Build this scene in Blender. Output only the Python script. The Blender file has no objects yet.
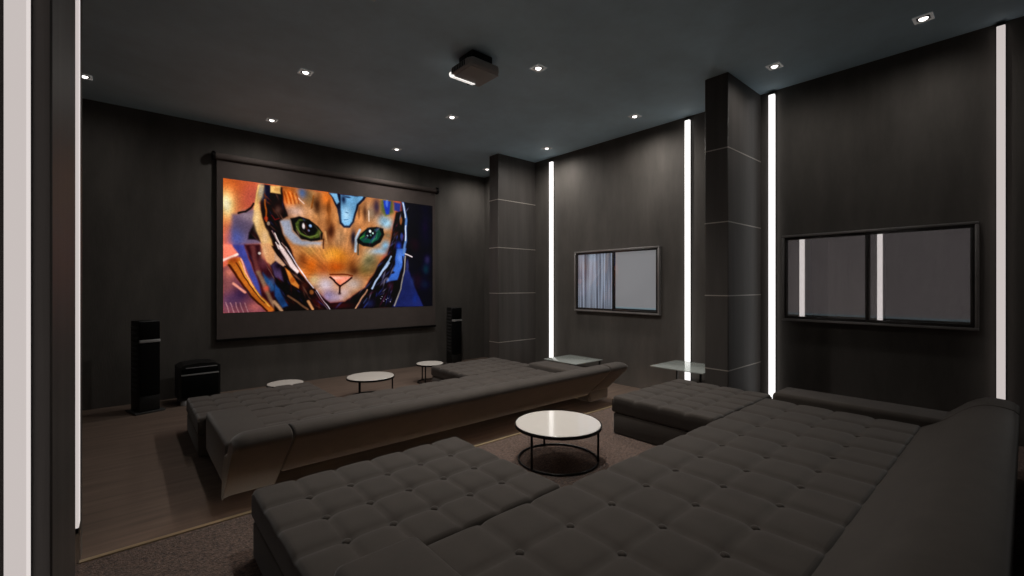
import bpy, bmesh, math, random
import numpy as np
from mathutils import Vector, Matrix
random.seed(4)
SC = bpy.context.scene
COL = SC.collection
PI = math.pi

# ------------------------------------------------------------------ helpers
def obj(name, bm, mat, parent=None, smooth=True, angle=40):
    me = bpy.data.meshes.new(name)
    bmesh.ops.recalc_face_normals(bm, faces=bm.faces[:])
    bm.to_mesh(me); bm.free()
    for m in (mat if isinstance(mat, (list, tuple)) else [mat]):
        me.materials.append(m)
    if smooth:
        for p in me.polygons: p.use_smooth = True
        try: me.set_sharp_from_angle(angle=math.radians(angle))
        except Exception: pass
    o = bpy.data.objects.new(name, me); COL.objects.link(o)
    if parent: o.parent = parent
    return o

def thing(name, label, cat, loc=(0, 0, 0), rz=0, group=None):
    o = bpy.data.objects.new(name, None); COL.objects.link(o)
    o.location = loc; o.rotation_euler = (0, 0, rz); o.empty_display_size = .1
    o['label'] = label; o['category'] = cat
    if group: o['group'] = group
    return o

def struct(name, bm, mat, parent=None, **k):
    o = obj(name, bm, mat, parent, **k)
    o['kind'] = 'structure'
    return o

def dup(root, loc, rz, label):
    r = root.copy(); COL.objects.link(r); r.location = loc; r.rotation_euler = (0, 0, rz); r['label'] = label
    def kids(a, b):
        for ch in list(a.children):
            c = ch.copy(); COL.objects.link(c); c.parent = b
            kids(ch, c)
    kids(root, r)
    return r

def box(bm, x0, x1, y0, y1, z0, z1, bev=0, seg=2, mi=0):
    vs = [bm.verts.new((x, y, z)) for z in (z0, z1) for y in (y0, y1) for x in (x0, x1)]
    fs = [bm.faces.new([vs[i] for i in f]) for f in
          ((0, 2, 3, 1), (4, 5, 7, 6), (0, 1, 5, 4), (2, 6, 7, 3), (0, 4, 6, 2), (1, 3, 7, 5))]
    for f in fs: f.material_index = mi
    if bev:
        es = list({e for f in fs for e in f.edges})
        bmesh.ops.bevel(bm, geom=es, offset=bev, segments=seg, profile=.5, affect='EDGES')
    return bm

def BX(*a, **k): return box(bmesh.new(), *a, **k)

def lathe(bm, prof, c=(0, 0, 0), n=64, closed=False):
    rings = []
    for r, z in prof:
        if r < 1e-6: rings.append([bm.verts.new((c[0], c[1], c[2] + z))])
        else: rings.append([bm.verts.new((c[0] + r * math.cos(2 * PI * i / n), c[1] + r * math.sin(2 * PI * i / n), c[2] + z)) for i in range(n)])
    pairs = list(zip(rings, rings[1:])) + ([(rings[-1], rings[0])] if closed else [])
    for a, b in pairs:
        for i in range(n):
            j = (i + 1) % n
            q = [a[0] if len(a) == 1 else a[i]] + ([] if len(a) == 1 else [a[j]]) + ([b[0]] if len(b) == 1 else [b[j], b[i]])
            if len(q) > 2: bm.faces.new(q)
    return bm

def prism(bm, poly, axis, a, b):
    """extrude a 2-D polygon along an axis; 'x': poly is (y,z); 'y': poly is (x,z); 'z': (x,y)"""
    f = {'x': lambda p, t: (t, p[0], p[1]), 'y': lambda p, t: (p[0], t, p[1]), 'z': lambda p, t: (p[0], p[1], t)}[axis]
    A = [bm.verts.new(f(p, a)) for p in poly]; B = [bm.verts.new(f(p, b)) for p in poly]
    n = len(poly)
    bm.faces.new(A); bm.faces.new(B[::-1])
    for i in range(n): bm.faces.new((A[i], B[i], B[(i + 1) % n], A[(i + 1) % n]))
    return bm

def bevel_sharp(bm, off, seg=3, ang=35):
    bmesh.ops.recalc_face_normals(bm, faces=bm.faces[:])
    es = [e for e in bm.edges if len(e.link_faces) == 2 and e.calc_face_angle(0) > math.radians(ang)]
    bmesh.ops.bevel(bm, geom=es, offset=off, segments=seg, profile=.5, affect='EDGES', clamp_overlap=True)
    return bm

# ------------------------------------------------------------------ materials
def lin(c):
    return tuple(((v / 255) / 12.92 if v / 255 <= .04045 else ((v / 255 + .055) / 1.055) ** 2.4) for v in c)

class NT:
    def __init__(s, name):
        s.m = bpy.data.materials.new(name); s.m.use_nodes = True
        s.t = s.m.node_tree; s.b = s.t.nodes['Principled BSDF']; s.o = s.t.nodes['Material Output']
    def n(s, typ, **kw):
        x = s.t.nodes.new(typ)
        for k, v in kw.items():
            if k in x.inputs: x.inputs[k].default_value = v
            else: setattr(x, k, v)
        return x
    def l(s, a, b): s.t.links.new(a, b)
    def set(s, **kw):
        for k, v in kw.items(): s.b.inputs[k.replace('_', ' ')].default_value = v

def surf(name, c, rough=.8, spec=.3, metal=0, var=.15, scale=(6, 6, 6), bump=0, bscale=60, bdist=.004, detail=6, coat=0, sheen=0, c2=None):
    """principled material with object-space noise variation in colour and a noise bump"""
    k = NT(name); rgb = lin(c)
    k.set(Roughness=rough, Metallic=metal)
    k.b.inputs['Specular IOR Level'].default_value = spec
    if coat: k.b.inputs['Coat Weight'].default_value = coat; k.b.inputs['Coat Roughness'].default_value = .03
    if sheen: k.b.inputs['Sheen Weight'].default_value = sheen; k.b.inputs['Sheen Roughness'].default_value = .45
    tc = k.n('ShaderNodeTexCoord'); mp = k.n('ShaderNodeMapping'); mp.inputs['Scale'].default_value = scale
    k.l(tc.outputs['Object'], mp.inputs['Vector'])
    nz = k.n('ShaderNodeTexNoise', Scale=1.0, Detail=detail, Roughness=.65); k.l(mp.outputs['Vector'], nz.inputs['Vector'])
    cr = k.n('ShaderNodeValToRGB')
    lo = lin(c2) if c2 else tuple(v * (1 - var) for v in rgb); hi = tuple(min(1, v * (1 + var)) for v in rgb)
    cr.color_ramp.elements[0].color = (*lo, 1); cr.color_ramp.elements[1].color = (*hi, 1)
    cr.color_ramp.elements[0].position = .3; cr.color_ramp.elements[1].position = .7
    k.l(nz.outputs['Fac'], cr.inputs['Fac']); k.l(cr.outputs['Color'], k.b.inputs['Base Color'])
    if bump:
        mp2 = k.n('ShaderNodeMapping'); bs = bscale if isinstance(bscale, tuple) else (bscale,) * 3
        mp2.inputs['Scale'].default_value = bs; k.l(tc.outputs['Object'], mp2.inputs['Vector'])
        n2 = k.n('ShaderNodeTexNoise', Scale=1.0, Detail=4.0); k.l(mp2.outputs['Vector'], n2.inputs['Vector'])
        bp = k.n('ShaderNodeBump', Strength=bump, Distance=bdist); k.l(n2.outputs['Fac'], bp.inputs['Height'])
        k.l(bp.outputs['Normal'], k.b.inputs['Normal'])
    return k.m

def emit(name, c, strength, base=(200, 200, 200)):
    k = NT(name); k.set(Roughness=.5)
    k.b.inputs['Base Color'].default_value = (*lin(base), 1)
    k.b.inputs['Emission Color'].default_value = (*lin(c), 1); k.b.inputs['Emission Strength'].default_value = strength
    return k.m

M = dict(
    wall=surf('wall_plaster', (85, 81, 77), .75, .3, var=.22, scale=(3, 3, .8), bump=.35, bscale=(70, 70, 14), bdist=.004),
    pillar=surf('pillar_panel', (74, 70, 67), .5, .35, var=.2, scale=(9, 9, .5), bump=.25, bscale=(160, 160, 4), bdist=.002),
    ceiling=surf('ceiling_plaster', (186, 212, 226), .7, .35, var=.12, scale=(1.2, 1.2, 1), bump=.3, bscale=(14, 40, 20), bdist=.006),
    floor=surf('dark_plank_floor', (100, 85, 75), .55, .35, var=.3, scale=(1.2, 16, 4), bump=.2, bscale=(6, 120, 20), bdist=.003),
    carpet=surf('brown_carpet', (128, 103, 89), .95, .1, var=.35, scale=(60, 60, 60), c2=(60, 46, 40), detail=2, bump=1.0, bscale=140, bdist=.03, sheen=.2),
    nosing=surf('brass_nosing', (170, 150, 118), .4, .5, metal=.6, var=.1),
    fabric=surf('charcoal_velvet', (66, 60, 55), .9, .15, var=.14, scale=(7, 7, 7), bump=.25, bscale=420, bdist=.002, sheen=.25),
    piping=surf('dark_piping', (24, 23, 22), .8, .2),
    black=surf('black_metal', (16, 15, 15), .3, .5, metal=.5, var=.1),
    blackplastic=surf('black_plastic', (13, 13, 13), .45, .4, var=.15),
    sash=surf('dark_sash', (60, 57, 56), .2, .6, metal=.3, coat=.4),
    ribs=surf('ribbed_grey_plastic', (52, 52, 52), .4, .5),
    grille=surf('speaker_cloth', (9, 9, 9), .9, .1, var=.2, scale=(300, 300, 300), bump=.4, bscale=500),
    silver=surf('brushed_silver', (165, 165, 165), .35, .5, metal=.35, var=.1, scale=(4, 4, 200)),
    chrome=surf('chrome', (200, 200, 200), .15, .5, metal=1.0, var=.03),
    white=surf('white_lacquer', (240, 234, 226), .12, .5, var=.02, coat=.6),
    groove=surf('aluminium_inlay', (175, 168, 160), .4, .5, metal=.4, var=.05),
    screen=surf('matte_screen_fabric', (84, 76, 73), .9, .15, var=.08, bump=.2, bscale=300),
    screenbar=surf('dark_screen_metal', (20, 18, 18), .35, .5, metal=.5),
    frame=surf('satin_aluminium_frame', (150, 146, 144), .3, .6, metal=.35, coat=.3),
    blindgrey=emit('grey_roller_blind', (114, 107, 106), 1.25, (112, 106, 106)),  # emission put in to bring the blind up to grey behind the glass
    blindlight=emit('pale_roller_blind', (188, 184, 182), .42, (150, 146, 144)),
    bezelglow=emit('projector_bezel_glow', (255, 250, 244), 1.2),  # highlight on the projector's front bezel, put in as emission
    trimgrey=emit('glowing_blind_rail', (120, 134, 138), .9, (110, 118, 120)),  # rail lightened with a glow of its own, no lamp behind it
    downframe=emit('downlight_frame_glow', (255, 250, 245), .08, (190, 190, 188)),  # slight emission stands in for reflections in the metal frame
    lampglow=emit('lamp_glow', (255, 248, 240), 4),
    strip_bright=emit('led_bright', (255, 252, 250), 1.25),
    strip_dim=emit('led_dim', (199, 190, 187), 1.0, (90, 90, 90)),
    strip_side=emit('led_side', (255, 245, 242), .72, (90, 90, 90)),
    stepglow=emit('added_floor_glow', (255, 232, 212), 120.0),
    lens=surf('lens_glass', (10, 12, 18), .05, .8, coat=1),
    projbody=surf('projector_shell', (168, 162, 158), .35, .5, metal=.25, var=.05),
)
def glass_pane(name, refl, tint):
    k = NT(name)
    tr = k.n('ShaderNodeBsdfTransparent'); tr.inputs['Color'].default_value = (*tint, 1)
    gl = k.n('ShaderNodeBsdfGlossy', Roughness=.01); gl.inputs['Color'].default_value = (1, 1, 1, 1)
    fr = k.n('ShaderNodeFresnel', IOR=1.35); ad = k.n('ShaderNodeMath', operation='MAXIMUM'); ad.inputs[1].default_value = refl
    k.l(fr.outputs['Fac'], ad.inputs[0])
    mx = k.n('ShaderNodeMixShader'); k.l(ad.outputs[0], mx.inputs['Fac']); k.l(tr.outputs[0], mx.inputs[1]); k.l(gl.outputs[0], mx.inputs[2])
    k.l(mx.outputs[0], k.o.inputs['Surface'])
    return k.m
M['pane'] = glass_pane('window_glass', .62, (.9, .9, .92))
M['pane_clear'] = glass_pane('window_glass_clear', .035, (.9, .92, .95))
def frosted():
    k = NT('table_glass'); k.set(Roughness=.04); k.b.inputs['Base Color'].default_value = (*lin((196, 202, 198)), 1)
    k.b.inputs['Specular IOR Level'].default_value = .8
    tr = k.n('ShaderNodeBsdfTransparent'); tr.inputs['Color'].default_value = (.8, .84, .82, 1)
    mx = k.n('ShaderNodeMixShader', Fac=.55); k.l(tr.outputs[0], mx.inputs[1]); k.l(k.b.outputs[0], mx.inputs[2]); k.l(mx.outputs[0], k.o.inputs['Surface'])
    return k.m
M['tableglass'] = frosted()

def curtain_mat():
    k = NT('sheer_curtain'); k.set(Roughness=.9)
    tc = k.n('ShaderNodeTexCoord'); mp = k.n('ShaderNodeMapping'); mp.inputs['Scale'].default_value = (1, 24, .5)
    k.l(tc.outputs['Object'], mp.inputs['Vector'])
    nz = k.n('ShaderNodeTexNoise', Scale=1.0, Detail=5.0); k.l(mp.outputs['Vector'], nz.inputs['Vector'])
    cr = k.n('ShaderNodeValToRGB'); cr.color_ramp.elements[0].color = (*lin((88, 90, 104)), 1); cr.color_ramp.elements[0].position = .35
    cr.color_ramp.elements[1].color = (*lin((214, 222, 236)), 1); cr.color_ramp.elements[1].position = .68
    k.l(nz.outputs['Fac'], cr.inputs['Fac']); k.l(cr.outputs['Color'], k.b.inputs['Base Color']); k.l(cr.outputs['Color'], k.b.inputs['Emission Color']); k.b.inputs['Emission Strength'].default_value = .38
    return k.m
M['curtain'] = curtain_mat()

# ------------------------------------------------------------------ room shell
W, D, H = 6.0, 7.87, 3.98
XL, YB, TIER, EDGE = -1.2, -1.7, .17, 3.21
struct('floor', BX(XL, W, EDGE - .3, D, -.1, 0), M['floor'], smooth=False)
struct('floor_rear', BX(XL, W, YB, EDGE - .03, 0, TIER), M['carpet'], smooth=False)
bm = prism(bmesh.new(), [(EDGE - .03, 0), (EDGE - .012, 0), (EDGE - .012, TIER - .022), (EDGE, TIER - .022), (EDGE, TIER + .003), (EDGE - .004, TIER + .006), (EDGE - .034, TIER + .006), (EDGE - .034, TIER), (EDGE - .03, TIER)], 'x', -.186, W)
nos = struct('trim_1', bm, M['nosing'], smooth=False)
bm = prism(bmesh.new(), [(EDGE - .012, TIER - .0222), (EDGE - .012, TIER - .0242), (EDGE - .004, TIER - .0227), (EDGE - .004, TIER - .0222)], 'x', -.17, W - .01)
struct('added_step_glow', bm, M['stepglow'], nos, smooth=False)      # unseen emitter added under the nosing to brighten the floor beyond, tilted down
struct('ceiling', BX(XL - .1, W + .1, YB - .1, D + .1, H, H + .1), M['ceiling'], smooth=False)
struct('wall_front', BX(XL - .1, W + .1, D, D + .1, 0, H), M['wall'], smooth=False)
struct('wall_left', BX(XL - .1, XL, YB, D, 0, H), M['wall'], smooth=False)
struct('wall_right', BX(W, W + .1, YB, D, 0, H), M['wall'], smooth=False)
struct('wall_back', BX(XL - .1, W + .1, YB - .1, YB, 0, H), M['wall'], smooth=False)

def pillar(x0, x1, y0, y1, z0, grooves):
    p = struct('pillar', BX(x0, x1, y0, y1, z0, H, bev=.006, seg=1), M['pillar'])
    if grooves:
        for z in grooves:
            b = bmesh.new(); e = .0025
            box(b, x0 - e, x0 + .01, y0 - e, y1, z - .006, z + .006); box(b, x0 + .01, x1, y0 - e, y0 + .01, z - .006, z + .006)
            struct('inlay_line', b, M['groove'], p, smooth=False)
    return p
pillar(5.07, W, 2.175, 2.44, TIER, (.64, 1.48, 2.31, 3.14))
pillar(5.07, W, 6.24, 6.5, 0, (.56, 1.45, 2.28, 3.15))
pillar(XL, -.186, 2.1, 2.97, TIER, None)
pillar(XL, -.2025, 3.56, 3.70, 0, None)

# ------------------------------------------------------------------ vertical LED strips
def strip(name, x0, x1, y0, y1, z0, z1, face, label, mats):
    """aluminium channel with a milky diffuser; face '-x' (right wall) or '-y' (left fins)"""
    cx, cy = (x0 + x1) / 2, (y0 + y1) / 2
    t = thing(name, label, 'light', (cx, cy, z0), 0, 'vertical LED strips')
    hx, hy, h = (x1 - x0) / 2, (y1 - y0) / 2, z1 - z0
    b = bmesh.new()
    if face == '-x':
        box(b, -hx, hx - .012, -hy, hy, .012, h - .012, bev=.003, seg=1)
        c = BX(hx - .012, hx, -hy - .004, hy + .004, .012, h - .012)
    else:
        box(b, -hx, hx, -hy, hy - .012, .012, h - .012, bev=.003, seg=1)
        for f in b.faces:
            if f.normal.x > .9 or f.calc_center_median().x > hx - .001: f.material_index = 1
        c = BX(-hx - .004, hx, hy - .012, hy, .012, h - .012)
    obj('diffuser', b, mats, t, smooth=False)
    obj('channel', c, M['black'], t, smooth=False)
    for z in (-.02, h - .012):
        obj('end_cap', BX(-hx + .002, hx - .0, -hy + .002, hy - .0, z, z + (.032 if z < 0 else .03), bev=.003, seg=1), M['black'], t, smooth=False)
    return t
strip('led_strip_light', W - .05, W, 5.74, 5.82, .235, 3.90, '-x', 'white vertical LED strip left of the small window, beside the far pillar', M['strip_bright'])
strip('led_strip_light', W - .05, W, 3.086, 3.155, .235, 3.93, '-x', 'white vertical LED strip on the right wall between the small window and the nearer pillar', M['strip_bright'])
strip('led_strip_light', W - .05, W, 2.004, 2.07, .2, 3.94, '-x', 'white vertical LED strip on the right wall between the nearer pillar and the large window', M['strip_bright'])
strip('led_strip_light', W - .05, W, .122, .177, .235, 3.95, '-x', 'pale vertical LED strip on the wall beyond the right end of the large window', M['strip_dim'])
strip('led_strip_light', -.279, -.233, 2.0, 2.101, .235, 3.95, '-y', 'broad pale vertical LED strip on the nearest left pillar, running out of the picture', [M['strip_dim'], M['strip_side']])
strip('led_strip_light', -.265, -.2025, 3.45, 3.561, .235, 3.95, '-y', 'thin pale vertical LED strip peeping out behind the near left pillar', [M['strip_dim'], M['strip_side']])

# ------------------------------------------------------------------ windows on the right wall
def window(name, y0, y1, z0, z1, panes):
    e = bpy.data.objects.new(name, None); COL.objects.link(e); e.location = (W, (y0 + y1) / 2, z0); e['kind'] = 'structure'
    w, h = (y1 - y0) / 2, z1 - z0
    def fr(nm, a, b, c, d, t, x0, x1):
        bm = bmesh.new()
        box(bm, x0, x1, a, b, c, c + t); box(bm, x0, x1, a, b, d - t, d); box(bm, x0, x1, a, a + t, c + t, d - t); box(bm, x0, x1, b - t, b, c + t, d - t)
        bevel_sharp(bm, .004, 2, 60)
        o = obj(nm, bm, M['frame'] if nm == 'window_frame' else M['sash'], e); o['kind'] = 'structure'; return o
    fr('window_frame', -w, w, 0, h, .026, -.06, 0)
    # far sash is at the back, near sash in front (sliding pair)
    for (a, b, x0, x1, bm_, gm) in ((-.02, w - .027, -.036, -.012, panes[0], panes[2]), (-w + .027, .02, -.056, -.036, panes[1], panes[3])):
        fr('sash', a, b, .027, h - .027, .03, x0, x1)
        g = obj('pane', BX((x0 + x1) / 2 - .002, (x0 + x1) / 2 + .002, a + .02, b - .02, .055, h - .055), M[gm], e, smooth=False); g['kind'] = 'structure'
        bl = obj('curtain' if bm_ == 'curtain' else 'roller_blind', (wavy(a + .015, b - .015, .06, h - .05) if bm_ == 'curtain' else BX(-.006, -.003, a + .01, b - .01, .10, h - .05)), M[bm_], e, smooth=bm_ == 'curtain'); bl['kind'] = 'structure'
        if bm_ != 'curtain':
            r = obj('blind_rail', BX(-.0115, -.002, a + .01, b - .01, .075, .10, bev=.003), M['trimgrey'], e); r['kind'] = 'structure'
    return e
def wavy(a, b, z0, z1):
    bm = bmesh.new(); n = 120; f = []; k = []
    for i in range(n + 1):
        y = a + (b - a) * i / n; x = -.0085 + .0025 * math.sin(i * .95) ; f.append((x, y)); k.append((x + .001, y))
    poly = f + k[::-1]
    return prism(bm, poly, 'z', z0, z1)
window('window_1', 3.547, 5.2, 1.15, 2.18, ('curtain', 'blindlight', 'pane_clear', 'pane_clear'))
window('window_2', .2855, 1.922, 1.175, 2.19, ('blindgrey', 'blindgrey', 'pane', 'pane'))

# ------------------------------------------------------------------ projection screen
scr = thing('projection_screen', 'wide pull-down projection screen showing a cat in a space helmet, on the front wall', 'screen', (2.85, 7.8, .77))
ZS = .77
bm = bmesh.new()
n = 40
for i in range(2):
    pass
lathe(bm, [(0, -1.87), (.05, -1.87), (.05, 1.87), (0, 1.87)], n=32)
bmesh.ops.rotate(bm, verts=bm.verts, cent=(0, 0, 0), matrix=Matrix.Rotation(PI / 2, 3, 'Y'))
bmesh.ops.translate(bm, verts=bm.verts, vec=(0, 0, 3.50 - ZS))
obj('roller_tube', bm, M['screen'], scr)
for s in (-1, 1):
    b = bmesh.new(); lathe(b, [(0, -.02), (.065, -.02), (.072, -.012), (.072, .012), (.065, .02), (0, .02)], n=32)
    bmesh.ops.rotate(b, verts=b.verts, cent=(0, 0, 0), matrix=Matrix.Rotation(PI / 2, 3, 'Y'))
    bmesh.ops.translate(b, verts=b.verts, vec=(s * 1.89, 0, 3.50 - ZS))
    cap = obj('end_cap', b, M['screenbar'], scr)
    obj('wall_bracket', BX(s * 1.89 - .015, s * 1.89 + .015, 0, .07, 3.46 - ZS, 3.55 - ZS), M['screenbar'], cap)
obj('screen_fabric', BX(-1.85, 1.85, .002, .012, .02, 3.47 - ZS), M['screen'], scr, smooth=False)
obj('bottom_bar', BX(-1.86, 1.86, -.018, .022, -.012, .028, bev=.006), M['screenbar'], scr)

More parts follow.
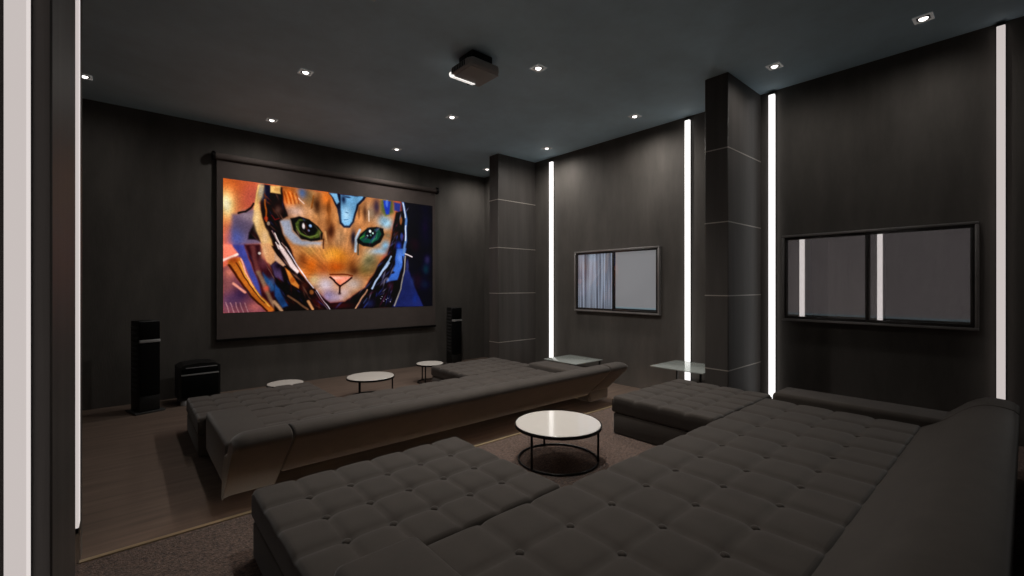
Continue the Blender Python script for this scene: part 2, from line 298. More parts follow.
ART = """
b 1 222 118 45 0.079 0.105 0.3407 0.3407
b 0.9 188 92 82 0.191 0.117 0.1755 0.2065
b 0.9 235 118 95 0.026 0.543 0.1488 0.2338
b 0.7 214 100 45 0.025 0.04 0.0929 0.0929
b 1 255 222 140 0.026 0.193 0.064 0.1239
b 1 255 240 200 0.018 0.185 0.0351 0.0723
p 0.03 17 13 30 1.441 -0.024 1.788 -0.047 1.809 1.046 1.312 1.027 1.432 0.664
b 0.8 45 18 36 1.568 0.404 0.0796 0.0973
b 0.8 20 66 80 1.699 0.637 0.0458 0.0549
b 0.7 66 62 100 1.711 0.541 0.0366 0.0458
b 0.8 45 28 40 1.604 0.755 0.0641 0.1007
b 0.6 40 30 60 1.693 0.211 0.0531 0.177
b 0.7 28 40 60 1.687 0.786 0.0549 0.0549
p 0.02 118 98 118 0.055 0.262 0.11 0.252 0.179 0.212 0.216 0.198 0.216 0.329 0.249 0.473 0.071 0.484 0.052 0.389
b 0.8 160 140 150 0.158 0.27 0.0619 0.0413
b 0.9 90 100 165 0.087 0.432 0.0619 0.0929
b 0.6 90 80 100 0.134 0.346 0.0516 0.0619
p 0.01 22 14 20 0.167 0.389 0.207 0.293 0.224 0.376 0.249 0.458 0.216 0.442 0.163 0.436
s 0.00725 20 12 16 0.099 0.25 0.146 0.236 0.184 0.195 0.199 0.168
p 0.012 76 80 150 0.058 0.485 0.143 0.48 0.168 0.603 0.214 0.716 0.266 0.862 0.253 0.89 0.191 0.793 0.127 0.633
b 0.6 60 60 120 0.098 0.539 0.0319 0.0638
p 0.012 58 24 32 0.143 0.48 0.24 0.474 0.253 0.561 0.31 0.656 0.381 0.794 0.381 1.022 0.336 1 0.257 0.881 0.214 0.716 0.168 0.593
b 0.8 110 62 72 0.266 0.618 0.0531 0.0531
p 0.015 44 80 122 0.262 0.691 0.372 0.833 0.318 0.843 0.262 0.755
b 0.6 70 105 150 0.327 0.764 0.0319 0.0425
s 0.01595 112 62 62 0.193 0.496 0.21 0.601 0.231 0.687
s 0.0149 135 105 85 0.231 0.692 0.266 0.784 0.31 0.891 0.372 1.007
b 0.8 215 90 70 0.283 0.818 0.0255 0.0255
b 1 240 225 220 0.238 0.542 0.0106 0.0106
p 0.012 245 135 112 0.002 0.489 0.058 0.485 0.098 0.558 0.042 0.589 0.002 0.627
s 0.00745 252 225 215 0.006 0.608 0.046 0.584 0.09 0.56
p 0.012 128 76 86 -0.002 0.664 0.05 0.635 0.098 0.756 0.189 0.88 0.301 1.019 -0.002 1.006
b 0.9 62 42 72 0.106 0.859 0.0638 0.0638
b 0.8 215 132 110 0.038 0.705 0.0425 0.0531
b 0.5 170 110 105 0.026 0.793 0.0425 0.0638
b 0.8 190 110 105 0.214 0.957 0.0531 0.0425
b 0.6 75 60 95 0.05 0.905 0.085 0.0531
s 0.0085 235 160 140 0.066 0.784 0.139 0.846
s 0.00265 175 130 135 0.018 0.923 0.042 0.998
s 0.00265 175 130 135 0.048 0.924 0.072 0.999
s 0.00265 175 130 135 0.079 0.925 0.103 1.001
s 0.00265 175 130 135 0.109 0.925 0.134 1.002
s 0.00265 175 130 135 0.141 0.926 0.166 1.003
p 0.01 186 108 44 0.04 0.607 0.106 0.581 0.135 0.689 0.214 0.827 0.354 0.996 0.301 1.004 0.172 0.87 0.082 0.728 0.035 0.645
s 0.00745 72 32 20 0.042 0.644 0.086 0.73 0.176 0.872 0.292 0.999
s 0.0048 236 170 150 0.11 0.595 0.139 0.694 0.191 0.803
s 0.00425 90 45 20 0.082 0.625 0.131 0.727 0.197 0.832 0.275 0.93
s 0.00425 225 165 80 0.098 0.615 0.147 0.736 0.223 0.851 0.31 0.96
b 0.9 150 70 30 0.07 0.606 0.0276 0.0276
p 0.02 186 126 80 0.389 -0.001 0.769 0.002 1.298 -0.014 1.351 0.007 1.372 0.121 1.33 0.243 1.325 0.379 1.259 0.508 1.204 0.603 1.157 0.704 1.078 0.814 0.979 0.878 0.904 0.935 0.83 0.939 0.776 0.937 0.619 0.802 0.506 0.634 0.46 0.503 0.38 0.411 0.38 0.276 0.424 0.145
b 0.95 208 104 36 0.447 0.074 0.0723 0.0929
b 0.95 218 182 166 0.501 0.195 0.0929 0.0619
b 0.9 132 104 70 0.604 0.063 0.0516 0.0929
b 0.95 88 110 152 0.552 0.035 0.0351 0.0516
b 0.95 205 112 46 0.746 0.055 0.0619 0.0929
b 0.8 212 160 118 0.619 0.193 0.0723 0.0516
b 0.6 60 50 70 0.398 0.216 0.0516 0.0413
b 0.9 72 44 28 0.671 0.131 0.031 0.0878
s 0.0062 150 90 40 0.638 0.049 0.624 0.152
b 0.8 118 64 26 0.766 0.141 0.0186 0.0826
s 0.00465 225 190 170 0.525 0.084 0.562 0.124
s 0.0031 160 72 22 0.411 0.04 0.433 0.134
s 0.0031 232 150 80 0.427 0.042 0.448 0.133
s 0.0031 160 72 22 0.443 0.043 0.462 0.131
s 0.0031 232 150 80 0.459 0.045 0.477 0.129
s 0.0031 160 72 22 0.476 0.047 0.491 0.127
s 0.0031 232 150 80 0.492 0.048 0.506 0.125
s 0.0031 160 72 22 0.509 0.05 0.521 0.124
b 0.9 192 146 106 0.851 0.368 0.0826 0.1136
b 0.8 205 140 85 0.81 0.226 0.0516 0.0826
b 0.8 140 70 35 0.784 0.332 0.0268 0.0619
b 0.95 216 132 44 0.841 0.562 0.1136 0.0723
b 0.95 192 92 28 0.83 0.641 0.0929 0.0516
b 0.6 235 160 50 0.81 0.511 0.0619 0.0413
b 0.95 204 106 34 0.619 0.631 0.0723 0.1136
b 0.8 208 158 92 0.609 0.511 0.0826 0.0516
b 0.8 212 150 70 0.766 0.534 0.0619 0.0619
b 0.7 150 70 30 0.716 0.659 0.0516 0.0619
b 0.95 208 194 204 0.736 0.782 0.0929 0.0723
b 0.9 152 142 192 0.766 0.885 0.0619 0.0619
b 0.7 220 200 150 0.648 0.747 0.0413 0.0413
b 0.95 198 178 170 0.968 0.782 0.0929 0.0723
b 0.9 118 98 54 1.078 0.651 0.0826 0.0619
b 0.9 154 158 124 1.123 0.562 0.0723 0.0826
b 0.8 60 32 22 0.979 0.664 0.0413 0.0413
b 0.9 170 150 175 0.83 0.897 0.0826 0.0516
b 0.8 215 190 190 0.893 0.856 0.0619 0.0516
b 0.5 90 80 50 1.112 0.562 0.0413 0.0413
b 0.95 166 194 216 1.215 0.481 0.1032 0.0351
b 0.95 156 184 204 1.263 0.204 0.0619 0.0619
b 0.9 152 132 112 1.134 0.139 0.0619 0.0826
b 0.9 58 44 68 1.192 0.077 0.0372 0.0723
b 0.9 192 132 84 1.033 0.161 0.0413 0.0723
b 0.7 120 130 90 1.251 0.082 0.031 0.0516
b 0.9 150 190 212 1.278 0.218 0.0708 0.0531
b 0.9 130 180 215 1.278 0.43 0.0531 0.0531
b 0.7 120 110 90 1.299 0.332 0.0354 0.0265
b 0.9 82 52 36 1.078 0.14 0.0227 0.0774
s 0.00515 230 200 180 1.112 0.12 1.117 0.218
b 0.8 124 80 48 1.022 0.146 0.0145 0.0568
b 0.95 62 34 22 0.78 0.336 0.0351 0.0774
b 0.6 128 72 34 0.756 0.24 0.0268 0.0619
b 0.6 150 74 24 0.789 0.647 0.0372 0.0723
b 0.7 120 66 30 0.962 0.621 0.0413 0.0723
b 0.7 122 60 26 0.557 0.583 0.0413 0.0619
b 0.7 112 92 58 1.157 0.627 0.0516 0.0723
s 0.0093 205 150 100 0.736 0.345 0.746 0.437
s 0.0062 90 50 30 0.721 0.407 0.718 0.479
b 0.95 26 26 44 0.976 0.375 0.0268 0.0826
s 0.01135 186 200 216 1.033 0.301 1.003 0.379 0.995 0.487
s 0.00515 40 60 60 1.02 0.421 1.018 0.518
p 0.02 168 172 188 0.376 0.276 0.46 0.268 0.479 0.355 0.552 0.424 0.706 0.429 0.697 0.46 0.59 0.476 0.479 0.453 0.415 0.389
b 0.8 215 170 130 0.648 0.468 0.0723 0.0206
b 0.4 225 160 100 0.667 0.218 0.0619 0.031
p 0.008 14 14 12 0.459 0.257 0.525 0.234 0.609 0.25 0.669 0.295 0.716 0.356 0.712 0.41 0.619 0.428 0.543 0.413 0.483 0.345
p 0.008 84 96 46 0.495 0.294 0.523 0.258 0.581 0.257 0.653 0.3 0.704 0.349 0.682 0.392 0.609 0.407 0.545 0.384 0.506 0.343
p 0.008 60 72 36 0.515 0.302 0.538 0.276 0.648 0.311 0.667 0.345 0.609 0.38 0.538 0.36
p 0.012 11 12 14 0.525 0.277 0.583 0.258 0.643 0.287 0.672 0.327 0.646 0.37 0.583 0.383 0.532 0.346
s 0.0036 120 134 72 0.508 0.318 0.538 0.37 0.609 0.393 0.667 0.37
b 1 240 225 225 0.56 0.308 0.0124 0.0248
b 1 165 195 240 0.615 0.3 0.0124 0.0124
b 1 120 120 150 0.598 0.337 0.0093 0.0093
p 0.008 10 16 16 1.009 0.387 1.042 0.333 1.1 0.28 1.18 0.262 1.248 0.273 1.26 0.328 1.225 0.403 1.146 0.446 1.067 0.44 1.013 0.413
p 0.008 26 84 68 1.028 0.383 1.08 0.314 1.146 0.281 1.213 0.284 1.234 0.324 1.204 0.379 1.14 0.416 1.067 0.412
p 0.008 11 18 18 1.08 0.33 1.112 0.286 1.157 0.28 1.186 0.317 1.171 0.362 1.129 0.381 1.089 0.368
s 0.00465 84 150 60 1.04 0.376 1.069 0.353
s 0.00465 50 124 92 1.192 0.322 1.186 0.366 1.14 0.4
b 1 245 250 245 1.125 0.31 0.0124 0.0145
b 1 200 230 220 1.152 0.325 0.0083 0.0093
b 1 150 180 170 1.1 0.35 0.0072 0.0072
b 1 90 130 120 1.132 0.344 0.0072 0.0103
p 0.01 24 14 22 0.83 0.944 0.904 0.938 0.984 0.88 1.083 0.814 1.16 0.704 1.206 0.603 1.28 0.527 1.388 0.462 1.483 0.457 1.449 0.715 1.345 1.008 0.769 1.015 0.619 1.024 0.571 0.882 0.648 0.823 0.776 0.948
b 0.9 72 16 28 0.862 0.971 0.1136 0.031
b 0.6 45 60 110 1.123 0.957 0.0516 0.0413
s 0.0062 120 52 20 0.769 0.699 0.83 0.702 0.925 0.703 0.962 0.709
p 0.008 244 156 132 0.766 0.712 0.769 0.712 0.83 0.715 0.959 0.72 0.916 0.76 0.872 0.79 0.851 0.792 0.81 0.761
b 0.8 225 125 90 0.851 0.771 0.031 0.0206
b 0.8 255 190 170 0.83 0.732 0.0619 0.0103
s 0.00775 42 14 14 0.774 0.722 0.815 0.763 0.857 0.801 0.857 0.857
s 0.00725 42 14 14 0.955 0.726 0.906 0.769 0.862 0.801
s 0.00515 60 20 20 0.766 0.722 0.811 0.751
b 0.6 60 30 40 0.857 0.866 0.0145 0.0103
p 0.008 20 24 44 0.757 0.001 1.1 -0.013 1.078 0.031 1.02 0.081 0.992 0.17 0.976 0.236 0.944 0.285 0.888 0.288 0.853 0.258 0.833 0.14 0.789 0.051
p 0.008 122 176 216 0.862 0.005 1.072 -0.005 1.055 0.023 1.003 0.072 0.976 0.167 0.961 0.23 0.935 0.267 0.895 0.27 0.87 0.246 0.859 0.137
p 0.008 130 180 215 0.764 0.005 0.83 0.004 0.849 0.075 0.83 0.098 0.8 0.05
b 0.9 178 214 236 0.909 0.179 0.0465 0.0723
b 0.95 25 34 60 0.885 0.044 0.0248 0.0465
b 0.7 30 40 70 0.925 0.018 0.031 0.0103
s 0.0031 70 110 150 0.893 0.223 0.925 0.214
s 0.0031 70 110 150 0.904 0.158 0.925 0.159
p 0.02 98 108 60 1.237 0.011 1.351 0.007 1.351 0.114 1.278 0.16 1.243 0.106
p 0.01 40 70 190 1.258 0.013 1.332 0.011 1.311 0.133 1.288 0.14 1.266 0.084
b 0.7 110 150 235 1.294 0.033 0.0142 0.0442
p 0.01 58 66 140 1.361 0.015 1.43 0.015 1.42 0.102 1.361 0.093
p 0.01 20 14 16 1.377 0.111 1.449 0.084 1.466 0.211 1.466 0.36 1.43 0.52 1.299 0.526 1.328 0.359 1.346 0.231
b 0.8 190 120 70 1.431 0.179 0.0142 0.0407
b 0.8 70 44 22 1.372 0.317 0.0354 0.0442
b 0.7 60 25 15 1.319 0.496 0.0354 0.0531
b 0.9 46 82 200 1.409 0.423 0.0319 0.0442
b 0.7 70 90 170 1.438 0.332 0.0177 0.0442
p 0.01 70 112 194 1.394 0.451 1.486 0.446 1.444 0.592 1.394 0.746 1.334 0.756 1.28 0.777 1.323 0.701 1.366 0.594
b 0.6 120 155 225 1.421 0.521 0.0238 0.0641
b 0.9 22 18 34 1.334 0.671 0.0275 0.0183
s 0.0124 104 140 196 1.455 -0.006 1.476 0.101 1.488 0.169 1.486 0.259 1.481 0.349 1.46 0.489
s 0.004 246 246 250 1.457 0.008 1.473 0.081 1.477 0.145
s 0.0044 250 250 254 1.486 0.219 1.482 0.329 1.475 0.369
s 0.00685 172 202 236 1.336 0.523 1.28 0.607 1.217 0.708
s 0.0067 182 202 232 1.311 0.58 1.227 0.697 1.144 0.828
s 0.0057 196 148 118 1.098 0.838 1.044 0.922 0.995 1.007
s 0.00465 60 70 100 1.095 0.912 1.067 0.955
p 0.012 40 48 98 1.46 0.648 1.511 0.652 1.563 0.786 1.675 1.009 1.339 0.998 1.416 0.868
b 0.8 66 72 118 1.494 0.611 0.0183 0.0641
b 0.6 54 66 118 1.546 0.766 0.0275 0.0549
b 0.6 35 60 140 1.58 0.922 0.0275 0.0458
s 0.00595 156 148 140 1.473 0.519 1.461 0.663 1.428 0.827 1.362 0.984
s 0.00595 242 228 228 1.473 0.5 1.543 0.524
s 0.0046 20 16 26 1.449 0.52 1.446 0.653
b 0.8 190 185 205 1.238 0.901 0.0064 0.0037
b 0.8 190 185 205 1.28 0.928 0.0064 0.0037
b 0.8 190 185 205 1.296 0.917 0.0064 0.0037
b 0.8 190 185 205 1.228 0.92 0.0064 0.0037
b 0.8 190 185 205 1.323 0.947 0.0064 0.0037
b 0.8 190 185 205 1.259 0.944 0.0064 0.0037
b 0.6 90 50 70 1.318 0.797 0.0275 0.0366
b 0.5 180 180 200 1.298 0.747 0.0145 0.0206
p 0.01 26 13 14 0.245 0.007 0.399 0.008 0.407 0.137 0.442 0.241 0.38 0.29 0.407 0.39 0.46 0.493 0.525 0.673 0.638 0.812 0.787 1.015 0.619 1.024 0.345 1.02 0.345 0.764 0.31 0.627 0.3 0.436 0.241 0.261
p 0.008 226 184 116 0.31 0.005 0.386 0 0.386 0.067 0.31 0.066
b 0.5 170 110 60 0.36 0.028 0.0248 0.0206
p 0.008 14 15 42 0.27 0.005 0.312 0.005 0.31 0.112 0.287 0.171 0.253 0.128
s 0.0062 156 86 34 0.276 0.13 0.283 0.21 0.286 0.295
b 0.8 190 70 40 0.283 0.271 0.0165 0.0206
b 0.7 230 200 170 0.301 0.31 0.0124 0.0165
s 0.0036 120 30 25 0.325 0.243 0.351 0.279 0.378 0.267
s 0.00415 150 120 120 0.325 0.368 0.369 0.451
b 0.5 150 110 95 0.371 0.2 0.031 0.0413
p 0.01 216 170 110 0.229 0.007 0.27 0.011 0.259 0.113 0.236 0.159 0.253 0.26 0.278 0.343 0.321 0.439 0.334 0.482 0.253 0.486 0.216 0.376 0.193 0.294 0.201 0.209 0.216 0.124
b 0.85 172 165 150 0.251 0.063 0.0248 0.0723
b 0.7 245 215 165 0.216 0.283 0.0248 0.0929
b 0.6 240 205 170 0.274 0.419 0.031 0.0619
s 0.00415 235 190 120 0.231 0.018 0.219 0.123 0.204 0.209
p 0.01 224 166 118 0.238 0.469 0.311 0.465 0.345 0.527 0.374 0.58 0.318 0.638 0.292 0.608
b 0.5 245 205 165 0.266 0.531 0.0255 0.0531
p 0.012 84 68 100 0.318 0.638 0.374 0.595 0.398 0.715 0.407 0.763 0.345 0.725 0.336 0.695
b 0.9 30 18 30 0.376 0.643 0.0372 0.0372
p 0.008 200 160 132 0.345 0.533 0.371 0.566 0.426 0.635 0.408 0.647 0.345 0.599
p 0.008 212 134 64 0.42 0.656 0.453 0.677 0.526 0.792 0.52 0.818 0.465 0.784
b 0.7 170 85 30 0.479 0.748 0.0186 0.0248
p 0.008 232 208 204 0.363 0.47 0.399 0.48 0.531 0.675 0.515 0.695 0.46 0.645 0.407 0.55
s 0.00415 226 216 226 0.426 0.489 0.529 0.648 0.638 0.812
s 0.0036 226 216 226 0.662 0.833 0.716 0.92 0.776 1.01
s 0.0031 120 100 110 0.648 0.843 0.756 1.009
b 0.7 80 40 30 0.571 0.792 0.0413 0.0413
b 0.8 170 110 60 0.619 0.848 0.0186 0.0227
b 0.6 80 20 30 0.677 0.935 0.0619 0.0619
s 0.0103 205 150 105 0.592 0.925 0.628 0.994
p 0.012 44 80 132 0.345 0.773 0.38 0.821 0.442 0.963 0.398 0.976 0.345 0.878
b 0.6 30 50 80 0.398 0.928 0.031 0.0413
s 0.0124 176 138 108 0.345 0.926 0.398 1.003
s 0.00825 112 82 62 0.442 0.88 0.511 0.931 0.59 0.998
s 0.00465 238 220 214 0.345 0.385 0.371 0.44 0.399 0.502
s 0.0036 238 220 214 0.354 0.456 0.38 0.507
s 0.0031 180 150 140 0.398 0.458 0.442 0.509
"""
def paint(nx, ny):
    """the picture on the screen, composed as soft polygons, strokes and blobs in (across, down) units of picture height"""
    A = 3.56 / 2.005
    X, Y = np.meshgrid(np.linspace(0, A, nx), np.linspace(0, 1, ny))
    img = np.zeros((ny, nx, 3)); img[:] = (190, 96, 70)
    rng = np.random.default_rng(3)
    def vnoise(a_, b_, g_):
        T = g_.random((257, 257)); ia, ib = np.floor(a_).astype(int), np.floor(b_).astype(int); fa, fb = a_ - ia, b_ - ib
        fa, fb = fa * fa * (3 - 2 * fa), fb * fb * (3 - 2 * fb); t = lambda i, j: T[i % 256, j % 256]
        return (t(ia, ib) * (1 - fa) + t(ia + 1, ib) * fa) * (1 - fb) + (t(ia, ib + 1) * (1 - fa) + t(ia + 1, ib + 1) * fa) * fb
    WX = X + .005 * (vnoise(X * 24, Y * 24, rng) - .5) + .012 * (vnoise(X * 8, Y * 8, rng) - .5)
    WY = Y + .005 * (vnoise(X * 24, Y * 24, rng) - .5) + .012 * (vnoise(X * 8, Y * 8, rng) - .5)
    face_c = None
    def seg(px, py, qx, qy):
        dx, dy = qx - px, qy - py; t = np.clip(((WX - px) * dx + (WY - py) * dy) / (dx * dx + dy * dy + 1e-12), 0, 1)
        return np.hypot(WX - px - t * dx, WY - py - t * dy)
    def sm(x): x = np.clip(x, 0, 1); return x * x * (3 - 2 * x)
    for ln in ART.strip().split('\n'):
        k, *v = ln.split(); v = [float(q) for q in v]; a = v[0]; c = np.array(v[1:4])
        p = list(zip(v[4::2], v[5::2]))
        face = face_c is not None
        if k == 'b':
            (cx, cy), (rx, ry) = p
            al = a * np.exp(-1.15 * (((WX - cx) / rx) ** 2 + ((WY - cy) / ry) ** 2) ** (1 if min(rx, ry) > .02 else 2.5))
        else:
            d = np.full(X.shape, 9.0); q = p + [p[0]] if k == 'p' else p
            for u, v in zip(q, q[1:]): d = np.minimum(d, seg(*u, *v))
            if k == 'p':
                ins = np.zeros(X.shape, bool)
                for (x0, y0), (x1, y1) in zip(q, q[1:]):
                    cond = (y0 > WY) != (y1 > WY)
                    with np.errstate(divide='ignore', invalid='ignore'): ins ^= cond & (WX < (x1 - x0) * (WY - y0) / (y1 - y0 + 1e-12) + x0)
                al = sm(.5 + np.where(ins, d, -d) / (2 * max(a, .006)))
            else: al = sm(.5 + (a - d) / max(.008, a * 1.5))
        if k == 'p' and tuple(c) == (186, 126, 80): face_c = al.copy()
        elif k == 'p' and face: face_c = face_c * (1 - al)
        img = img * (1 - al[..., None]) + c * al[..., None]
    # small worn-metal flecks in the dark parts of the helmet
    lum = img.mean(2); dark = lum < 48
    pal = np.array([(118, 60, 34), (78, 26, 26), (150, 112, 90), (46, 54, 96), (92, 70, 60)], float); palb = np.array([(50, 70, 140), (70, 80, 120), (90, 40, 60), (130, 130, 150)], float)
    for _ in range(520):
        cx, cy = rng.uniform(.1, A - .1), rng.uniform(.02, .98); i, j = int(cy * (ny - 1)), int(cx / A * (nx - 1))
        if not dark[i, j] or cx > 1.5 or face_c[i, j] > .2: continue
        left = cx < .85; th = (math.radians(60) if left else math.radians(118)) + rng.normal(0, .25); w, l = rng.uniform(.003, .008), rng.uniform(.015, .05)
        ca_, sa_ = math.cos(th), math.sin(th); u = (X - cx) * ca_ + (Y - cy) * sa_; v = -(X - cx) * sa_ + (Y - cy) * ca_
        al = rng.uniform(.35, .85) * np.exp(-((u / l) ** 2 + (v / w) ** 2)) * (lum < 90)
        P = pal if left else palb; img = img * (1 - al[..., None]) + P[rng.integers(len(P))] * al[..., None]
    # fur: streaks radiating from the nose, only where the face shows
    nxp, nyp = 0.856, 0.75
    an = (np.arctan2(Y - nyp, X - nxp) / (2 * PI) + .5); rr = np.hypot(X - nxp, Y - nyp)
    fur = vnoise(an * 150, rr * 16, rng) * .6 + vnoise(an * 60, rr * 9, rng) * .4
    img *= 1 + (.36 * (fur - .5) * face_c * np.clip((rr - .08) / .25, 0, 1))[..., None]
    soft = vnoise(X * 9, Y * 9, rng) * .6 + vnoise(X * 22, Y * 22, rng) * .4
    img *= 1 + .30 * (soft - .5)[..., None]
    g = rng.normal(0, 1, (ny, nx)); g = (g + np.roll(g, 1, 0) + np.roll(g, 1, 1)) / 1.7
    img *= 1 + .035 * g[..., None]
    lum = img.mean(2, keepdims=True)
    img = lum + (img - lum) * 1.02
    img = (img - 110) * 1.12 + 99
    return np.clip(img, 3, 255)
nx, ny = 420, 237
pic = paint(nx, ny)
lp = pic / 255; lp = np.where(lp <= .04045, lp / 12.92, ((lp + .055) / 1.055) ** 2.4)
me = bpy.data.meshes.new('projected_picture')
xs = np.linspace(1.08, 4.64, nx) - 2.85; zs = np.linspace(3.187, 1.182, ny) - ZS
co = np.zeros((ny, nx, 3)); co[..., 0] = xs[None]; co[..., 1] = -.001; co[..., 2] = zs[:, None]
idx = np.arange(nx * ny).reshape(ny, nx)
quads = np.stack([idx[:-1, :-1], idx[1:, :-1], idx[1:, 1:], idx[:-1, 1:]], -1).reshape(-1, 4)
me.vertices.add(nx * ny); me.vertices.foreach_set('co', co.ravel())
me.loops.add(quads.size); me.loops.foreach_set('vertex_index', quads.ravel().astype(np.int32))
me.polygons.add(len(quads)); me.polygons.foreach_set('loop_start', np.arange(0, quads.size, 4, dtype=np.int32))
me.update(calc_edges=True)
ca = me.color_attributes.new('picture', 'FLOAT_COLOR', 'POINT')
ca.data.foreach_set('color', np.concatenate([lp, np.ones((ny, nx, 1))], 2).astype(np.float32).ravel())
k = NT('projected_picture'); at = k.n('ShaderNodeAttribute', attribute_name='picture')
k.b.inputs['Base Color'].default_value = (.01, .01, .01, 1); k.set(Roughness=1.0); k.b.inputs['Specular IOR Level'].default_value = 0
k.l(at.outputs['Color'], k.b.inputs['Emission Color']); k.b.inputs['Emission Strength'].default_value = 1.0
me.materials.append(k.m)
po = bpy.data.objects.new('projected_picture', me); COL.objects.link(po); po.parent = scr
po['label'] = 'lit picture of a tabby cat in a space helmet'

# ------------------------------------------------------------------ sofas
def tufted(x0, x1, y0, y1, z0, z1, nx_, ny_, k=12, puff=.015, r=.03):
    """button-tufted cushion: pillowed squares, sunken seams and button dimples, rolled edges, closed underside"""
    bm = bmesh.new()
    NX, NY = nx_ * k, ny_ * k
    def prof(s):
        s = abs(2 * s - 1); return 1 - s ** 4.5
    def fld(u, v):
        fu, fv = u * nx_, v * ny_
        pu = 1 if fu < .5 or fu > nx_ - .5 else prof(fu % 1.0)
        pv = 1 if fv < .5 or fv > ny_ - .5 else prof(fv % 1.0)
        h = puff * (pu * pv) ** .75
        iu, iv = round(fu), round(fv)
        d = math.hypot((fu - iu) * (x1 - x0) / nx_, (fv - iv) * (y1 - y0) / ny_)
        if 0 < iu < nx_ and 0 < iv < ny_: h -= .014 * math.exp(-(d / .032) ** 2)
        return h
    def warp(t, n, L):      # put extra rows near the rolled border
        return t
    us = sorted({i / NX for i in range(NX + 1)} | {a * r / (x1 - x0) for a in (.08, .25, .5, .75)} | {1 - a * r / (x1 - x0) for a in (.08, .25, .5, .75)})
    vs = sorted({i / NY for i in range(NY + 1)} | {a * r / (y1 - y0) for a in (.08, .25, .5, .75)} | {1 - a * r / (y1 - y0) for a in (.08, .25, .5, .75)})
    def drop(d):
        if d >= r: return 0
        return r - math.sqrt(max(0, r * r - (r - d) ** 2))
    G = []
    for v in vs:
        row = []
        for u in us:
            x, y = x0 + u * (x1 - x0), y0 + v * (y1 - y0)
            dx, dy = min(x - x0, x1 - x), min(y - y0, y1 - y)
            if dx < r and dy < r: d = r - min(r, math.hypot(r - dx, r - dy))
            else: d = min(dx, dy)
            z = z1 - puff + fld(u, v) - drop(d)
            row.append(bm.verts.new((x, y, z)))
        G.append(row)
    for j in range(len(vs) - 1):
        for i in range(len(us) - 1):
            bm.faces.new((G[j][i], G[j][i + 1], G[j + 1][i + 1], G[j + 1][i]))
    ring = [G[0][i] for i in range(len(us))] + [G[j][-1] for j in range(1, len(vs))] + [G[-1][i] for i in range(len(us) - 2, -1, -1)] + [G[j][0] for j in range(len(vs) - 2, 0, -1)]
    prev = ring
    for z, ins in ((z0 + .015, 0), (z0, .012)):
        cur = []
        for v in ring:
            cx = min(max(v.co.x, x0 + ins), x1 - ins); cy = min(max(v.co.y, y0 + ins), y1 - ins)
            cur.append(bm.verts.new((cx, cy, z)))
        m = len(ring)
        for i in range(m): bm.faces.new((prev[i], cur[i], cur[(i + 1) % m], prev[(i + 1) % m]))
        prev = cur
    bm.faces.new(prev[::-1])
    return bm

def button_bm():
    return lathe(bmesh.new(), [(0, -.004), (.016, -.004), (.0195, .001), (.0185, .006), (.013, .0105), (.006, .0125), (0, .013)], n=16)

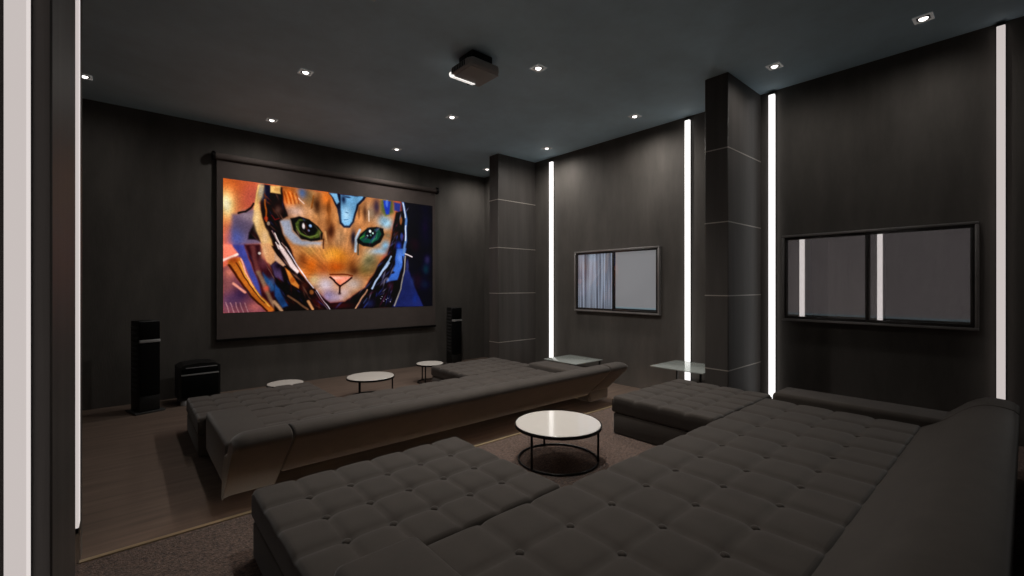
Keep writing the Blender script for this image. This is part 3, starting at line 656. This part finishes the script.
SB, ST = .205, .36
def make_sofa():
    t = thing('sectional_sofa', '', 'sofa')
    F = M['fabric']
    bmesh_btn = None
    def cushion(nm, x0, x1, y0, y1, nx_, ny_, k):
        nonlocal bmesh_btn
        c = obj(nm, tufted(x0, x1, y0, y1, SB, ST, nx_, ny_, k), F, t, angle=80)
        for j in range(1, ny_):
            for i in range(1, nx_):
                p = (x0 + (x1 - x0) * i / nx_, y0 + (y1 - y0) * j / ny_, ST - .015 - .010)
                if bmesh_btn is None:
                    b = obj('button', button_bm(), F, c); bmesh_btn = b.data
                else:
                    b = bpy.data.objects.new('button', bmesh_btn); COL.objects.link(b); b.parent = c
                b.location = p
        return c
    cushion('chaise_cushion', .495, 1.776, 1.635, 2.665, 6, 4, 12)
    cushion('chaise_cushion', 3.545, 4.79, 1.635, 2.62, 6, 4, 12)
    cushion('seat_cushion', .905, 4.595, .52, 1.63, 12, 4, 12)
    for x0, x1, y1 in ((.499, 1.77, 2.66), (3.55, 4.785, 2.615)):
        obj('chaise_base', BX(x0, x1, 1.65, y1, .0, .2, bev=.02, seg=3), F, t)
    obj('seat_base', BX(.60, 4.92, .95, 1.64, .0, .2, bev=.02, seg=3), F, t)
    for x0, x1, y0, y1 in ((.555, .9, .52, 1.645), (4.6, 4.99, .36, 1.575)):
        obj('armrest', BX(x0, x1, y0, y1, .05, .42, bev=.04, seg=4), F, t)
    prof = [(.58, .0), (.555, .012), (.05, .49), (.028, .52), (.03, .545), (.055, .568), (.10, .58), (.15, .584), (.20, .578), (.25, .557), (.30, .522), (.35, .474), (.40, .428), (.45, .392), (.50, .362), (.55, .33), (.60, .20), (.64, .0)]
    def loft(x0, x1, r0, r1, zmin):
        bm = bmesh.new()
        cy_, cz_ = .30, .36
        L_ = [(x0 + r0 * (1 - math.cos(math.radians(a))), r0 * (1 - math.sin(math.radians(a)))) for a in (0, 15, 30, 45, 60, 75, 90)]
        R_ = [(x1 - r1 * (1 - math.cos(math.radians(a))), r1 * (1 - math.sin(math.radians(a)))) for a in (90, 75, 60, 45, 30, 15, 0)]
        rows = []; cut = [(y if z >= zmin else (.05 + (.49 - zmin) * 1.056 if y < .59 else .66), max(z, zmin)) for y, z in prof] if zmin else prof
        for x, ins in L_ + R_:
            row = []
            for (y, z) in cut:
                dy, dz = cy_ - y, cz_ - z; d = math.hypot(dy, dz); f = min(.85, ins / d)
                row.append(bm.verts.new((x, y + dy * f, max(0, z + dz * f) if z > .02 else z)))
            rows.append(row)
        n = len(prof)
        for p, q in zip(rows, rows[1:]):
            for i in range(n): bm.faces.new((p[i], q[i], q[(i + 1) % n], p[(i + 1) % n]))
        bm.faces.new(rows[0]); bm.faces.new(rows[-1][::-1])
        return bm
    for x0, x1, r0, r1, zm in ((.535, .895, .10, .015, 0), (.907, 4.593, .015, .015, .15), (4.605, 5.02, .015, .11, .15)):
        obj('backrest', loft(x0, x1, r0, r1, zm), F, t, angle=60)
    return t
s1 = make_sofa(); s1.location = (0, 0, TIER)
s1['label'] = 'nearer dark grey tufted U-shaped sofa filling the bottom right, on the raised carpet'
s1['group'] = 'tufted sectional sofas'
s2 = dup(s1, (0, 3.38, 0), 0, 'farther dark grey U-shaped sofa seen from behind, on the lower floor facing the screen')

# ------------------------------------------------------------------ round coffee tables
def make_table(label, r, h, loc, rz):
    t = thing('round_coffee_table', label, 'table', loc, rz, 'round white coffee tables')
    obj('tabletop', lathe(bmesh.new(), [(0, h - .018), (r - .008, h - .018), (r - .008, h - .004), (r - .012, h), (0, h)], n=96), M['white'], t)
    obj('rim', lathe(bmesh.new(), [(r - .008, h - .026), (r, h - .026), (r, h - .003), (r - .004, h - .001), (r - .008, h - .003)], n=96, closed=True), M['black'], t)
    R = r - .03
    ring = [(R + .009 * math.cos(a), .011 + .009 * math.sin(a)) for a in [2 * PI * i / 10 for i in range(10)]]
    obj('base_ring', lathe(bmesh.new(), ring, n=96, closed=True), M['black'], t)
    for i in range(3):
        a = 2 * PI * i / 3
        obj('leg', BX(R * math.cos(a) - .009, R * math.cos(a) + .009, R * math.sin(a) - .009, R * math.sin(a) + .009, .011, h - .02, bev=.003), M['black'], t)
    return t
make_table('largest round white coffee table, between the chaises of the nearer sofa', .354, .305, (2.67, 2.51, TIER), math.radians(-40.87 - 14))
make_table('mid-sized round white coffee table in front of the farther sofa, middle of three', .33, .303, (2.63, 6.12, 0), math.radians(-40.87 - 100))
make_table('small round white coffee table beside the right chaise of the farther sofa', .226, .313, (3.78, 6.44, 0), math.radians(-40.87 - 100))
make_table('round white coffee table half hidden behind the left chaise of the farther sofa', .225, .31, (1.58, 6.39, 0), math.radians(-40))

# ------------------------------------------------------------------ glass side tables
def glass_table(label, loc):
    t = thing('glass_side_table', label, 'table', loc, 0, 'glass side tables')
    obj('glass_top', BX(-.33, .33, -.35, .35, .368, .382, bev=.003), M['tableglass'], t)
    for x, y in ((-.30, -.31), (.30, -.31), (.28, .31)):
        l = obj('leg', BX(x - .011, x + .011, y - .011, y + .011, .006, .367, bev=.003), M['black'], t)
        obj('foot', lathe(bmesh.new(), [(0, 0), (.022, 0), (.022, .006), (0, .008)], c=(x, y, 0), n=20), M['blackplastic'], l)
    return t
glass_table('square glass side table behind the right end of the farther sofa, by the small window', (5.55, 4.88, 0))
glass_table('square glass side table just beyond the nearer sofa, left of the nearer pillar', (5.49, 2.86, TIER))

# ------------------------------------------------------------------ loudspeakers
def tower(label, loc, rz):
    t = thing('tower_speaker', label, 'speaker', loc, rz, 'black tower speakers')
    obj('base_plate', BX(-.155, .155, -.17, .17, 0, .022, bev=.006), M['ribs'], t)
    cab = BX(-.11, .11, -.13, .14, .022, 1.15, bev=.012, seg=3)
    obj('cabinet', cab, M['blackplastic'], t)
    obj('lower_grille', BX(-.102, .102, -.145, -.128, .22, .875, bev=.006), M['grille'], t)
    obj('upper_grille', BX(-.102, .102, -.145, -.128, .92, 1.14, bev=.006), M['grille'], t)
    obj('plinth_panel', BX(-.104, .104, -.14, -.128, .03, .21, bev=.004), M['blackplastic'], t)
    obj('silver_band', BX(-.108, .108, -.15, -.126, .88, .915, bev=.004), M['silver'], t)
    for s in (-1, 1):
        b = bmesh.new()
        for i in range(13):
            z = .27 + i * .065
            box(b, s * .112 - .008, s * .112 + .008, -.10, .11, z, z + .03, bev=.005, seg=1)
        obj('side_ribs', b, M['ribs'], t)
    return t
tower('black tower speaker on the left side of the front wall, taller than the subwoofer', (.18, 7.32, 0), math.radians(16))
tower('black tower speaker right of the projection screen, behind the right chaise', (4.99, 7.55, 0), math.radians(-10))
sb = thing('subwoofer_speaker', 'squat black subwoofer on the floor between left tower speaker and farther sofa', 'speaker', (.74, 7.50, 0), math.radians(3))
obj('cabinet', prism(bmesh.new(), [(-.23, .07), (.23, .07), (.23, .50), (.17, .535), (.0, .55), (-.17, .535), (-.23, .50)], 'y', -.2, .2), M['blackplastic'], sb, angle=20)
obj('front_grille', BX(-.205, .205, -.216, -.199, .10, .39, bev=.006), M['grille'], sb)
obj('upper_panel', BX(-.205, .205, -.214, -.199, .42, .485, bev=.006), M['grille'], sb)
obj('silver_band', BX(-.21, .21, -.219, -.199, .395, .41, bev=.003), M['silver'], sb)
obj('top_trim', BX(-.16, .19, -.217, -.199, .49, .497, bev=.002), M['silver'], sb)
for x in (-.17, .17):
    for y in (-.15, .15):
        obj('foot', lathe(bmesh.new(), [(0, 0), (.045, 0), (.045, .05), (.035, .07), (0, .07)], c=(x, y, 0), n=24), M['silver'], sb)

# ------------------------------------------------------------------ projector
pj = thing('projector', 'grey ceiling projector with a white front edge, pointed at the screen', 'projector', (2.76, 3.78, H))
z0 = -.2
obj('ceiling_mount', bevel_sharp(prism(bmesh.new(), [(-.13, -.13), (.13, -.13), (.13, .11), (.06, .15), (-.06, .15), (-.13, .11)], 'z', z0 + .095, 0), .01, 2, 50), M['black'], pj)
hull = [(-.165, -.195), (.165, -.195), (.2, -.13), (.2, .16), (.15, .2), (-.15, .2), (-.2, .16), (-.2, -.13)]
b = prism(bmesh.new(), hull, 'z', z0 + .008, z0 + .1); bevel_sharp(b, .028, 4, 50)
obj('body', b, M['projbody'], pj)
obj('bottom_plate', BX(-.175, .175, -.175, .165, z0, z0 + .012, bev=.005), M['projbody'], pj)
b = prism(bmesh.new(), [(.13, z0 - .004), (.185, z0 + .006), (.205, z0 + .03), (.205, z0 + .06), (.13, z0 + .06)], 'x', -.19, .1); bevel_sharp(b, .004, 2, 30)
obj('front_bezel_glow', b, M['bezelglow'], pj)  # front bezel, its bright highlight made emissive
b = lathe(bmesh.new(), [(0, .03), (.028, .03), (.034, .034), (.038, .02), (.038, 0), (0, 0)], n=32)
bmesh.ops.rotate(b, verts=b.verts, cent=(0, 0, 0), matrix=Matrix.Rotation(-PI / 2, 3, 'X'))
bmesh.ops.translate(b, verts=b.verts, vec=(.07, .2, z0 + .05))
obj('lens', b, M['lens'], pj)
for s in (-1, 1):
    b = bmesh.new()
    for i in range(8): box(b, s * .2 - .003, s * .2 + .003, -.1 + i * .03, -.082 + i * .03, z0 + .03, z0 + .08)
    obj('side_vent', b, M['blackplastic'], pj, smooth=False)

# ------------------------------------------------------------------ downlights
P_ALL = 1.0
DL = [
 (-.367, 7.02, 'recessed square downlight in the far left of the ceiling, peeping past the thin LED strip', .15),
 (1.58, 7.12, 'recessed square downlight by the front wall above the left half of the projection screen', .55),
 (3.57, 7.21, 'recessed square downlight by the front wall above the right half of the projection screen', .8),
 (5.59, 7.24, 'recessed square downlight in the far right corner, beside the far pillar', .8),
 (1.51, 5.27, 'recessed square downlight left of the projector, alone on the left half of the ceiling', .22),
 (3.48, 5.32, 'recessed square downlight on the ceiling between the projector and the screen', 1.9),
 (5.52, 5.45, 'recessed square downlight just above the LED strip by the far pillar', 1),
 (3.41, 3.50, 'recessed square downlight on the ceiling just right of the projector', 3.4, 110),
 (5.41, 3.61, 'recessed square downlight above the small window between the two pillars', 1),
 (5.32, 1.79, 'recessed square downlight above the LED strip between nearer pillar and large window', .22),
 (5.37, .60, 'recessed square downlight above the right part of the large window, nearest the right edge', .25),
 (1.50, 3.50, 'recessed square downlight over the front of the nearer left chaise, just above the picture', .6, 110),
 (1.50, 1.75, 'recessed square downlight over the left arm of the nearer sofa, above the picture', 1.4, 92),
 (3.42, 1.77, 'recessed square downlight over the seat of the nearer sofa, above the picture', .2),
]
proto = None
for i, (x, y, lab, pw, *beam) in enumerate(DL):
    if proto is None:
        proto = thing('downlight', lab, 'light', (x, y, H), 0, 'recessed ceiling downlights')
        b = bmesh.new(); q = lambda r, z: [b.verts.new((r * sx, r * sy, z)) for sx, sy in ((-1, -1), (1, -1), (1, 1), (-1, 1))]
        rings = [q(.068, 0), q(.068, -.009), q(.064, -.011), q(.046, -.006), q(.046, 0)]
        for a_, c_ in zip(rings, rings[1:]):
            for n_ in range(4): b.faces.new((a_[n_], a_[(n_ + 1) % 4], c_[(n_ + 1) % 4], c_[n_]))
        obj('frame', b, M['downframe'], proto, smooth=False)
        obj('bezel', lathe(bmesh.new(), [(.0345, -.006), (.04, -.011), (.044, -.006), (.06, -.002), (.0345, -.002)], n=32, closed=True), M['blackplastic'], proto)
        obj('lamp', lathe(bmesh.new(), [(0, -.022), (.016, -.020), (.028, -.013), (.033, -.004), (0, -.002)], n=32), M['lampglow'], proto)
    else:
        dup(proto, (x, y, H), 0, lab)
    L = bpy.data.lights.new('downlight_beam', 'SPOT'); L.energy = 75 * pw * P_ALL; L.color = (1, .95, .895)
    L.spot_size = math.radians(beam[0] if beam else 172); L.spot_blend = 1.0; L.shadow_soft_size = .045
    lo = bpy.data.objects.new('downlight_beam', L); COL.objects.link(lo); lo.location = (x, y, H - .03)

# ------------------------------------------------------------------ camera and view
w = bpy.data.worlds.new('World'); SC.world = w; w.use_nodes = True
w.node_tree.nodes['Background'].inputs[0].default_value = (0, 0, 0, 1)
cam = bpy.data.cameras.new('camera'); cam.sensor_width = 36; cam.lens = 445 / 1024 * 36; cam.shift_y = -3 / 1024; cam.clip_start = .02
co_ = bpy.data.objects.new('camera', cam); COL.objects.link(co_)
co_.location = (0, 0, 1.6); co_.rotation_euler = (PI / 2, 0, math.radians(-40.87))
SC.camera = co_
vs = SC.view_settings
SC.display_settings.display_device = 'sRGB'
vs.view_transform = 'Standard'; vs.look = 'None'; vs.gamma = 1; vs.exposure = 0
try: vs.use_curve_mapping = False
except Exception: pass
cy = SC.cycles
cy.use_denoising = True
cy.max_bounces = 8; cy.diffuse_bounces = 5; cy.glossy_bounces = 4; cy.transparent_max_bounces = 8
cy.sample_clamp_indirect = 4
